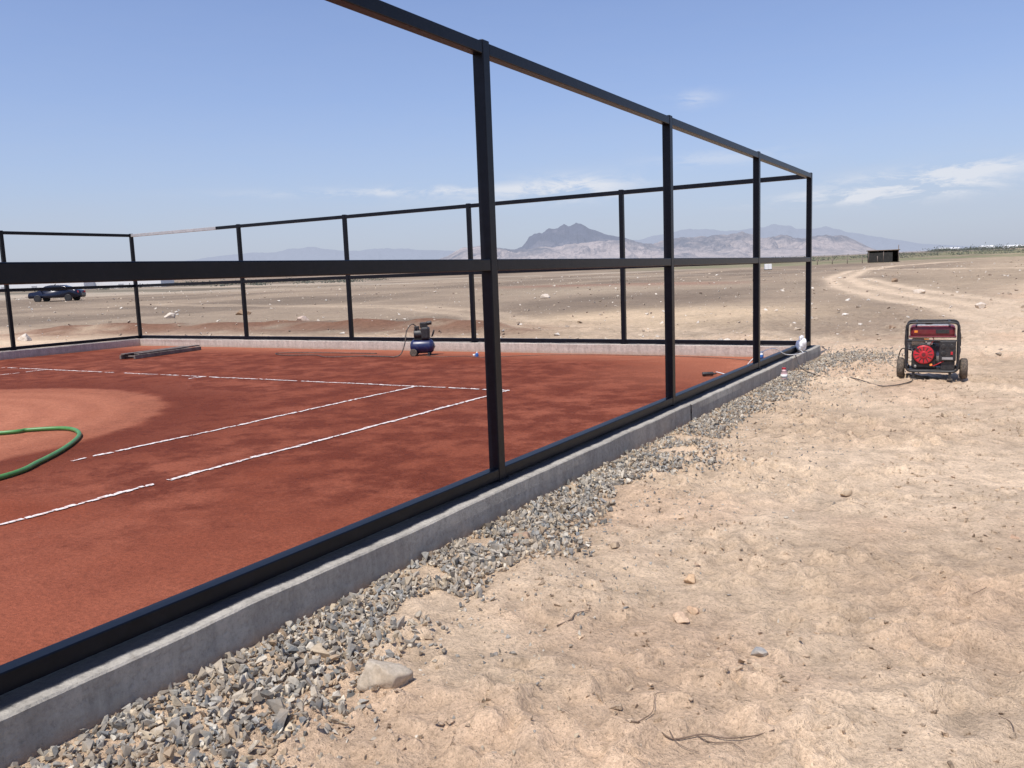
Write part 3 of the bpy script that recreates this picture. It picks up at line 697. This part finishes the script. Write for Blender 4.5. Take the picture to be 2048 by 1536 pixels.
from_bm('car_body',bm,M['carpaint'],car,True)
for sy_ in (-1,1):
    for nm,pts in (('front_window',[(-1.35,1.2),(-.82,1.6),(-.28,1.68),(-.2,1.2)]),('rear_window',[(-.1,1.2),(-.15,1.68),(.65,1.66),(1.25,1.48),(1.5,1.25)])):
        bm=bmesh.new();vs=[bm.verts.new((a,sy_*(1.045-.28*max(0,c3-1.05)/.7),c3)) for a,c3 in pts];bm.faces.new(vs)
        from_bm(nm,bm,M['glass'],car)
    for wx in (-1.6,1.55):
        cyl('car_wheel',(wx,sy_*.82,.38),(wx,sy_*1.06,.38),.38,M['blk'],car,28,bev=.04);cyl('car_rim',(wx,sy_*1.05,.38),(wx,sy_*1.075,.38),.22,M['darkmetal'],car,20)
    box('wing_mirror',(-1.1,sy_*1.1,1.2),(.15,.18,.14),M['carpaint'],car,.04)
    box('head_lamp',(-2.48,sy_*.75,.85),(.14,.35,.16),M['alu'],car,.03);box('tail_lamp',(2.53,sy_*.8,.98),(.1,.25,.2),M['red'],car,.03)

# ------------------------------------------------------------------ distant structures
hut=empty('shade_cloth_hut',(-23,184,tz(-23,184)),math.radians(10))
box('roof',(0,0,2.35),(6.0,4.2,.14),M['thatch'],hut,.03)
box('rear_screen',(0,1.9,1.15),(5.4,.08,2.25),M['shade'],hut,.01);box('side_screen',(-2.7,0,1.15),(.08,3.7,2.25),M['shade'],hut,.01);box('side_screen_2',(2.7,0,1.15),(.08,3.7,2.25),M['shade'],hut,.01);box('front_screen',(-.5,-1.9,.95),(4.3,.08,1.9),M['shade'],hut,.01)
for i,(a,b2) in enumerate([(-2.7,-1.9),(0,-1.9),(2.7,-1.9),(-2.7,1.9),(2.7,1.9)]): cyl('pole_%d'%i,(a,b2,-.2),(a,b2,2.28 if i!=2 else 3.3),.07,M['wood'],hut,8)
ff=empty('field_post_fence')
for i in range(5):
    a,b2=-34+i*2.6,176+i*1.2;cyl('field_post_%d'%i,(a,b2,tz(a,b2)-.2),(a,b2,tz(a,b2)+1.3),.07,M['wood'],ff,8)
eb=empty('white_utility_box',(-32,129,tz(-32,129)),.4)
box('cabinet',(0,0,.5),(1.0,.6,.8),M['white'],eb,.03);box('plinth',(0,0,.04),(1.1,.7,.14),M['tire'],eb,.01);box('door_seam',(0,-.302,.5),(.02,.01,.66),M['alu'],eb,0)
def shed(a,b2,l,w,h,rz,mt):
    s=empty('farm_shed',(a,b2,tz(a,b2)-.1),rz)
    bm=bmesh.new();pr=[(-w/2,0),(-w/2,h),(0,h*1.35),(w/2,h),(w/2,0)]
    A_=[bm.verts.new((-l/2,py_,pz)) for py_,pz in pr];B_=[bm.verts.new((l/2,py_,pz)) for py_,pz in pr]
    for i in range(4): bm.faces.new((A_[i],A_[i+1],B_[i+1],B_[i]))
    bm.faces.new(A_);bm.faces.new(B_[::-1]);bmesh.ops.recalc_face_normals(bm,faces=bm.faces)
    from_bm('walls_and_roof',bm,mt,s)
    for i in range(max(2,int(l/7))): box('door_opening_%d'%i,(-l/2+3.5+i*7,-w/2-.03,h*.35),(1.2,.1,h*.6),M['galv'],s,.01)
def polar(t,dist):
    return (-S31*dist+C31*t*dist, C31*dist+S31*t*dist)
for t,dist,l,h in ((-.545,200,22,1.9),(-.45,205,20,1.8),(-.64,198,18,1.8),(.60,900,26,3),(.52,950,22,3),(.565,920,14,3.5)):
    a,b2=polar(t,dist);shed(a,b2,l,8,h,math.radians(31),M['white'])
def shrubs(name,spots,seed,colr):
    rg=np.random.default_rng(seed);P=[];Sx=[];Cx=[]
    for (sx0,sy0,rad,hh) in spots:
        nn=int(40+rad*8);a=rg.normal(0,.5,(nn,3));a[:,2]=np.abs(a[:,2])*rg.uniform(.4,1.1,nn)
        zb=tz(sx0,sy0)
        P.append(np.stack([sx0+a[:,0]*rad,sy0+a[:,1]*rad,zb+a[:,2]*hh],1));Sx.append(rg.uniform(.1,.3,nn)*hh*.8);Cx.append(np.array([colr])*rg.uniform(.5,1.6,(nn,1)))
    rocks(name,np.concatenate(P),np.concatenate(Sx),np.concatenate(Cx),leaf,seed=seed,tilt=3)
leaf,nt,b=new_mat('shrub_foliage');at=nt.nodes.new('ShaderNodeAttribute');at.attribute_name='Col'
nt.links.new(at.outputs['Color'],b.inputs['Base Color']);b.inputs['Roughness'].default_value=.9
sp=[]
r5=np.random.default_rng(21)
for i in range(120):
    t=r5.uniform(-.66,-.15);dist=r5.uniform(170,260);a,b2=polar(t,dist);sp.append((a,b2,r5.uniform(1.2,3.2),r5.uniform(.5,1.1)))
for i in range(180):
    t=r5.uniform(.2,.68);dist=r5.uniform(280,700);a,b2=polar(t,dist);sp.append((a,b2,r5.uniform(2,8),r5.uniform(.6,1.4)))
for i in range(110):
    t=r5.uniform(.50,.68);dist=r5.uniform(800,1100);a,b2=polar(t,dist);sp.append((a,b2,r5.uniform(5,14),r5.uniform(1.6,4.2)))
shrubs('distant_shrubs',sp,22,(.10,.11,.085))

# ------------------------------------------------------------------ mountains
def mtn_mat(name,c0,c1,haze,hf,lo=.42,hi=.62):
    m,nt,b=new_mat(name);co=objco(nt)
    n_=noise_node(nt,.006,6,.7,co,.3);n2_=noise_node(nt,.03,5,.7,co)
    g_=nt.nodes.new('ShaderNodeSeparateXYZ');nt.links.new(co,g_.inputs[0])
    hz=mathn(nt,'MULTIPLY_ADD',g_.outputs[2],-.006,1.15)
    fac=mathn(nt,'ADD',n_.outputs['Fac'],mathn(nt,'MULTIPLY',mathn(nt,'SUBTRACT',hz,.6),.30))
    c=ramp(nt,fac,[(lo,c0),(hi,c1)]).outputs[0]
    c=mixc(nt,1,c,ramp(nt,n2_.outputs['Fac'],[(.3,.7),(.7,1.2)]).outputs[0],'MULTIPLY')
    nt.links.new(c,b.inputs['Base Color']);b.inputs['Roughness'].default_value=1;b.inputs['Specular IOR Level'].default_value=0
    bump(nt,n2_.outputs['Fac'],.8,20,b)
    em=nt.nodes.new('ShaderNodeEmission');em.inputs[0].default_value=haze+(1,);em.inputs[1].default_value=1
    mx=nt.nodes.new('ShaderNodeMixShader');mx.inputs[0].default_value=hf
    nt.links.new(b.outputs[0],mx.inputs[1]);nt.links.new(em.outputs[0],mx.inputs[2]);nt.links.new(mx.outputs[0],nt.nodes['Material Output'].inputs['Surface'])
    return m
def mountain(name,pts,dist,depth,mat,seed,rough=.10,nx_=460,ns=90,crag=.05,gul=.55):
    tp=np.array([p_[0] for p_ in pts]);ep=np.array([p_[1] for p_ in pts])
    t=np.linspace(tp[0],tp[-1],nx_);s=np.linspace(0,1.5,ns);Tt,Ss=np.meshgrid(t,s)
    e=np.interp(Tt,tp,ep);e=e+(e-.010)*crag*2*((fbm(Tt*70,Tt*0,seed+40,4,.65)-.5))
    dd=dist+depth*(Ss-1)
    ridge=EYE+e*dist;foot=.0095*(dd-35)-6
    k=dist/3000
    u=Tt*dist;v_=dd
    warp=fbm(u/(500*k),v_/(500*k),seed,3)*260*k
    rd=1-np.abs(2*fbm((u+warp)/(170*k),v_/(420*k),seed+5,5,.6)-1)*2.4
    rd2=1-np.abs(2*fbm((u+warp)/(60*k),v_/(110*k),seed+9,4,.6)-1)*2.4
    H=np.maximum(ridge-foot,0)
    pr=np.where(Ss<=1,Ss**1.1,np.maximum(1-(Ss-1)*1.6,0))
    h=H*pr*(1-gul*(1-np.clip(rd,0,1))*np.minimum(1,4*np.abs(1-Ss)))+H*rough*(rd-.6)*pr*np.minimum(1,.35+4*np.abs(1-Ss))+H*rough*.6*(rd2-.6)*pr
    z=foot+h
    x_=-S31*dd+C31*Tt*dd;y_=C31*dd+S31*Tt*dd
    idx=np.arange(nx_*ns).reshape(ns,nx_)
    F=np.stack([idx[:-1,:-1].ravel(),idx[:-1,1:].ravel(),idx[1:,1:].ravel(),idx[1:,:-1].ravel()],1)
    return np_mesh(name,np.stack([x_.ravel(),y_.ravel(),z.ravel()],1),F,mat,None,False)
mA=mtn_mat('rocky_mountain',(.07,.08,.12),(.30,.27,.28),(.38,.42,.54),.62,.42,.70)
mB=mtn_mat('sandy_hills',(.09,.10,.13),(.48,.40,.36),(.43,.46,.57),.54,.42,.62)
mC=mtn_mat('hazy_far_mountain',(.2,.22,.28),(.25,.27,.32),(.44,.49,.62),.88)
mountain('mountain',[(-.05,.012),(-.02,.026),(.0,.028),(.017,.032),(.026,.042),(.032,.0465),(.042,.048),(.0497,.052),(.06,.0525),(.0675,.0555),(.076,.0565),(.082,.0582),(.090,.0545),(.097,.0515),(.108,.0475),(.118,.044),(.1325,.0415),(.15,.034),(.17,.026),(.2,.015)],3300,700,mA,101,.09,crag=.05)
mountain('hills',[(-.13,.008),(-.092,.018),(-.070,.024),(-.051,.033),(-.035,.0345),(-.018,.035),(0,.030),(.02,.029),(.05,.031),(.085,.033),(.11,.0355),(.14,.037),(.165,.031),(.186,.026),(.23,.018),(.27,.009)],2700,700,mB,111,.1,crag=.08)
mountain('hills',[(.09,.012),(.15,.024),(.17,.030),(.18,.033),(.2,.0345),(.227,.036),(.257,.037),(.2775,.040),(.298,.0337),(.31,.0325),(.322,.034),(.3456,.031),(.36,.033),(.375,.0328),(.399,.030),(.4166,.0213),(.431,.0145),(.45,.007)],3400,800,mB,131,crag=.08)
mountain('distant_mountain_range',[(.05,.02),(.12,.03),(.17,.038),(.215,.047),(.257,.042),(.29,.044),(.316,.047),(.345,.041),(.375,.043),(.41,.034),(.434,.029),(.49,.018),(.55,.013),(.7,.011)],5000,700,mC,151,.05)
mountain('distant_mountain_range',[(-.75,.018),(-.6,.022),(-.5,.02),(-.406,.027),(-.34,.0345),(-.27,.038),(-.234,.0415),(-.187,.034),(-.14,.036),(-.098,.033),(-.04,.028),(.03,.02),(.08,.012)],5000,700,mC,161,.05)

# ------------------------------------------------------------------ sky + sun
w=bpy.data.worlds.new('World');scene.world=w;w.use_nodes=True;nt=w.node_tree
bg=nt.nodes['Background'];out=nt.nodes['World Output']
SE=math.radians(63);AZO=math.radians(2.6)
sky=nt.nodes.new('ShaderNodeTexSky');sky.sky_type='NISHITA';sky.sun_disc=False;sky.sun_elevation=SE;sky.sun_rotation=math.pi+AZO
sky.altitude=100;sky.air_density=1.0;sky.dust_density=1.2;sky.ozone_density=1.5
co=nt.nodes.new('ShaderNodeTexCoord').outputs['Generated']
sp_=nt.nodes.new('ShaderNodeSeparateXYZ');nt.links.new(co,sp_.inputs[0])
azn=mathn(nt,'ARCTAN2',sp_.outputs[0],sp_.outputs[1]);el=sp_.outputs[2]
cmp_=nt.nodes.new('ShaderNodeMapping');cmp_.inputs['Scale'].default_value=(1,1,4);nt.links.new(co,cmp_.inputs[0])
cn=noise_node(nt,16,8,.66,cmp_.outputs[0],.4)
def blob(a0,e0,sa,se):
    A=mathn(nt,'DIVIDE',mathn(nt,'SUBTRACT',azn,math.radians(a0)),math.radians(sa));E=mathn(nt,'DIVIDE',mathn(nt,'SUBTRACT',el,e0),se)
    q=mathn(nt,'ADD',mathn(nt,'MULTIPLY',A,A),mathn(nt,'MULTIPLY',E,E));return mathn(nt,'EXPONENT',mathn(nt,'MULTIPLY',q,-1))
tot=None
for a0,e0,sa,se,st_ in ((-36,.099,9,.005,.9),(-26.5,.098,3.5,.012,1.2),(-30,.088,6,.008,.6),(-18.5,.185,1.4,.008,.45),(-5.5,.078,4.5,.012,1.6),(-2,.092,3,.007,1.2),(-9,.070,5,.007,1.0),(-17,.12,4,.008,.4)):
    q=mathn(nt,'MULTIPLY',blob(a0,e0,sa,se),st_);tot=q if tot is None else mathn(nt,'ADD',tot,q)
cf=mathn(nt,'MULTIPLY',tot,ramp(nt,cn.outputs['Fac'],[(.42,0.0),(.58,1.0)]).outputs[0],clamp=True)
haze=ramp(nt,el,[(.0,1.0),(.06,.92),(.11,.60),(.2,.34),(.5,0.0)]).outputs[0]
hz=mathn(nt,'MULTIPLY',haze,ramp(nt,cn.outputs['Fac'],[(.3,.88),(.7,1.0)]).outputs[0])
c=mixc(nt,1,sky.outputs[0],(.97,1.05,1.34),'MULTIPLY')
c=mixc(nt,mathn(nt,'MULTIPLY',hz,.8),c,(4.25,4.65,5.65))
c=mixc(nt,mathn(nt,'MULTIPLY',cf,.8),c,(6.5,6.7,7.2))
nt.links.new(c,bg.inputs[0]);bg.inputs[1].default_value=.12
sl=bpy.data.lights.new('sun','SUN');sl.energy=4.8;sl.angle=math.radians(.5);sl.color=(1,.95,.875)
so=bpy.data.objects.new('sun',sl);link(so)
tosun=Vector((-math.sin(AZO)*math.cos(SE),-math.cos(AZO)*math.cos(SE),math.sin(SE)))
so.rotation_euler=tosun.to_track_quat('Z','Y').to_euler()

# ------------------------------------------------------------------ camera
cam=bpy.data.cameras.new('camera');cam.sensor_width=36;cam.lens=36*1681/2048;cam.clip_start=.05;cam.clip_end=12000
cobj=bpy.data.objects.new('camera',cam);link(cobj)
pch=math.atan(.1302);rl=math.atan(.0368)
Rv=Vector((C31,S31,0));Fh=Vector((-S31,C31,0));Z=Vector((0,0,1))
fv=Fh*math.cos(pch)-Z*math.sin(pch);up=Rv.cross(fv)
cr=Rv*math.cos(rl)-up*math.sin(rl);cu=Rv*math.sin(rl)+up*math.cos(rl)
mt=Matrix((cr,cu,-fv)).transposed().to_4x4();mt.translation=Vector((0,0,EYE))
cobj.matrix_world=mt
scene.camera=cobj
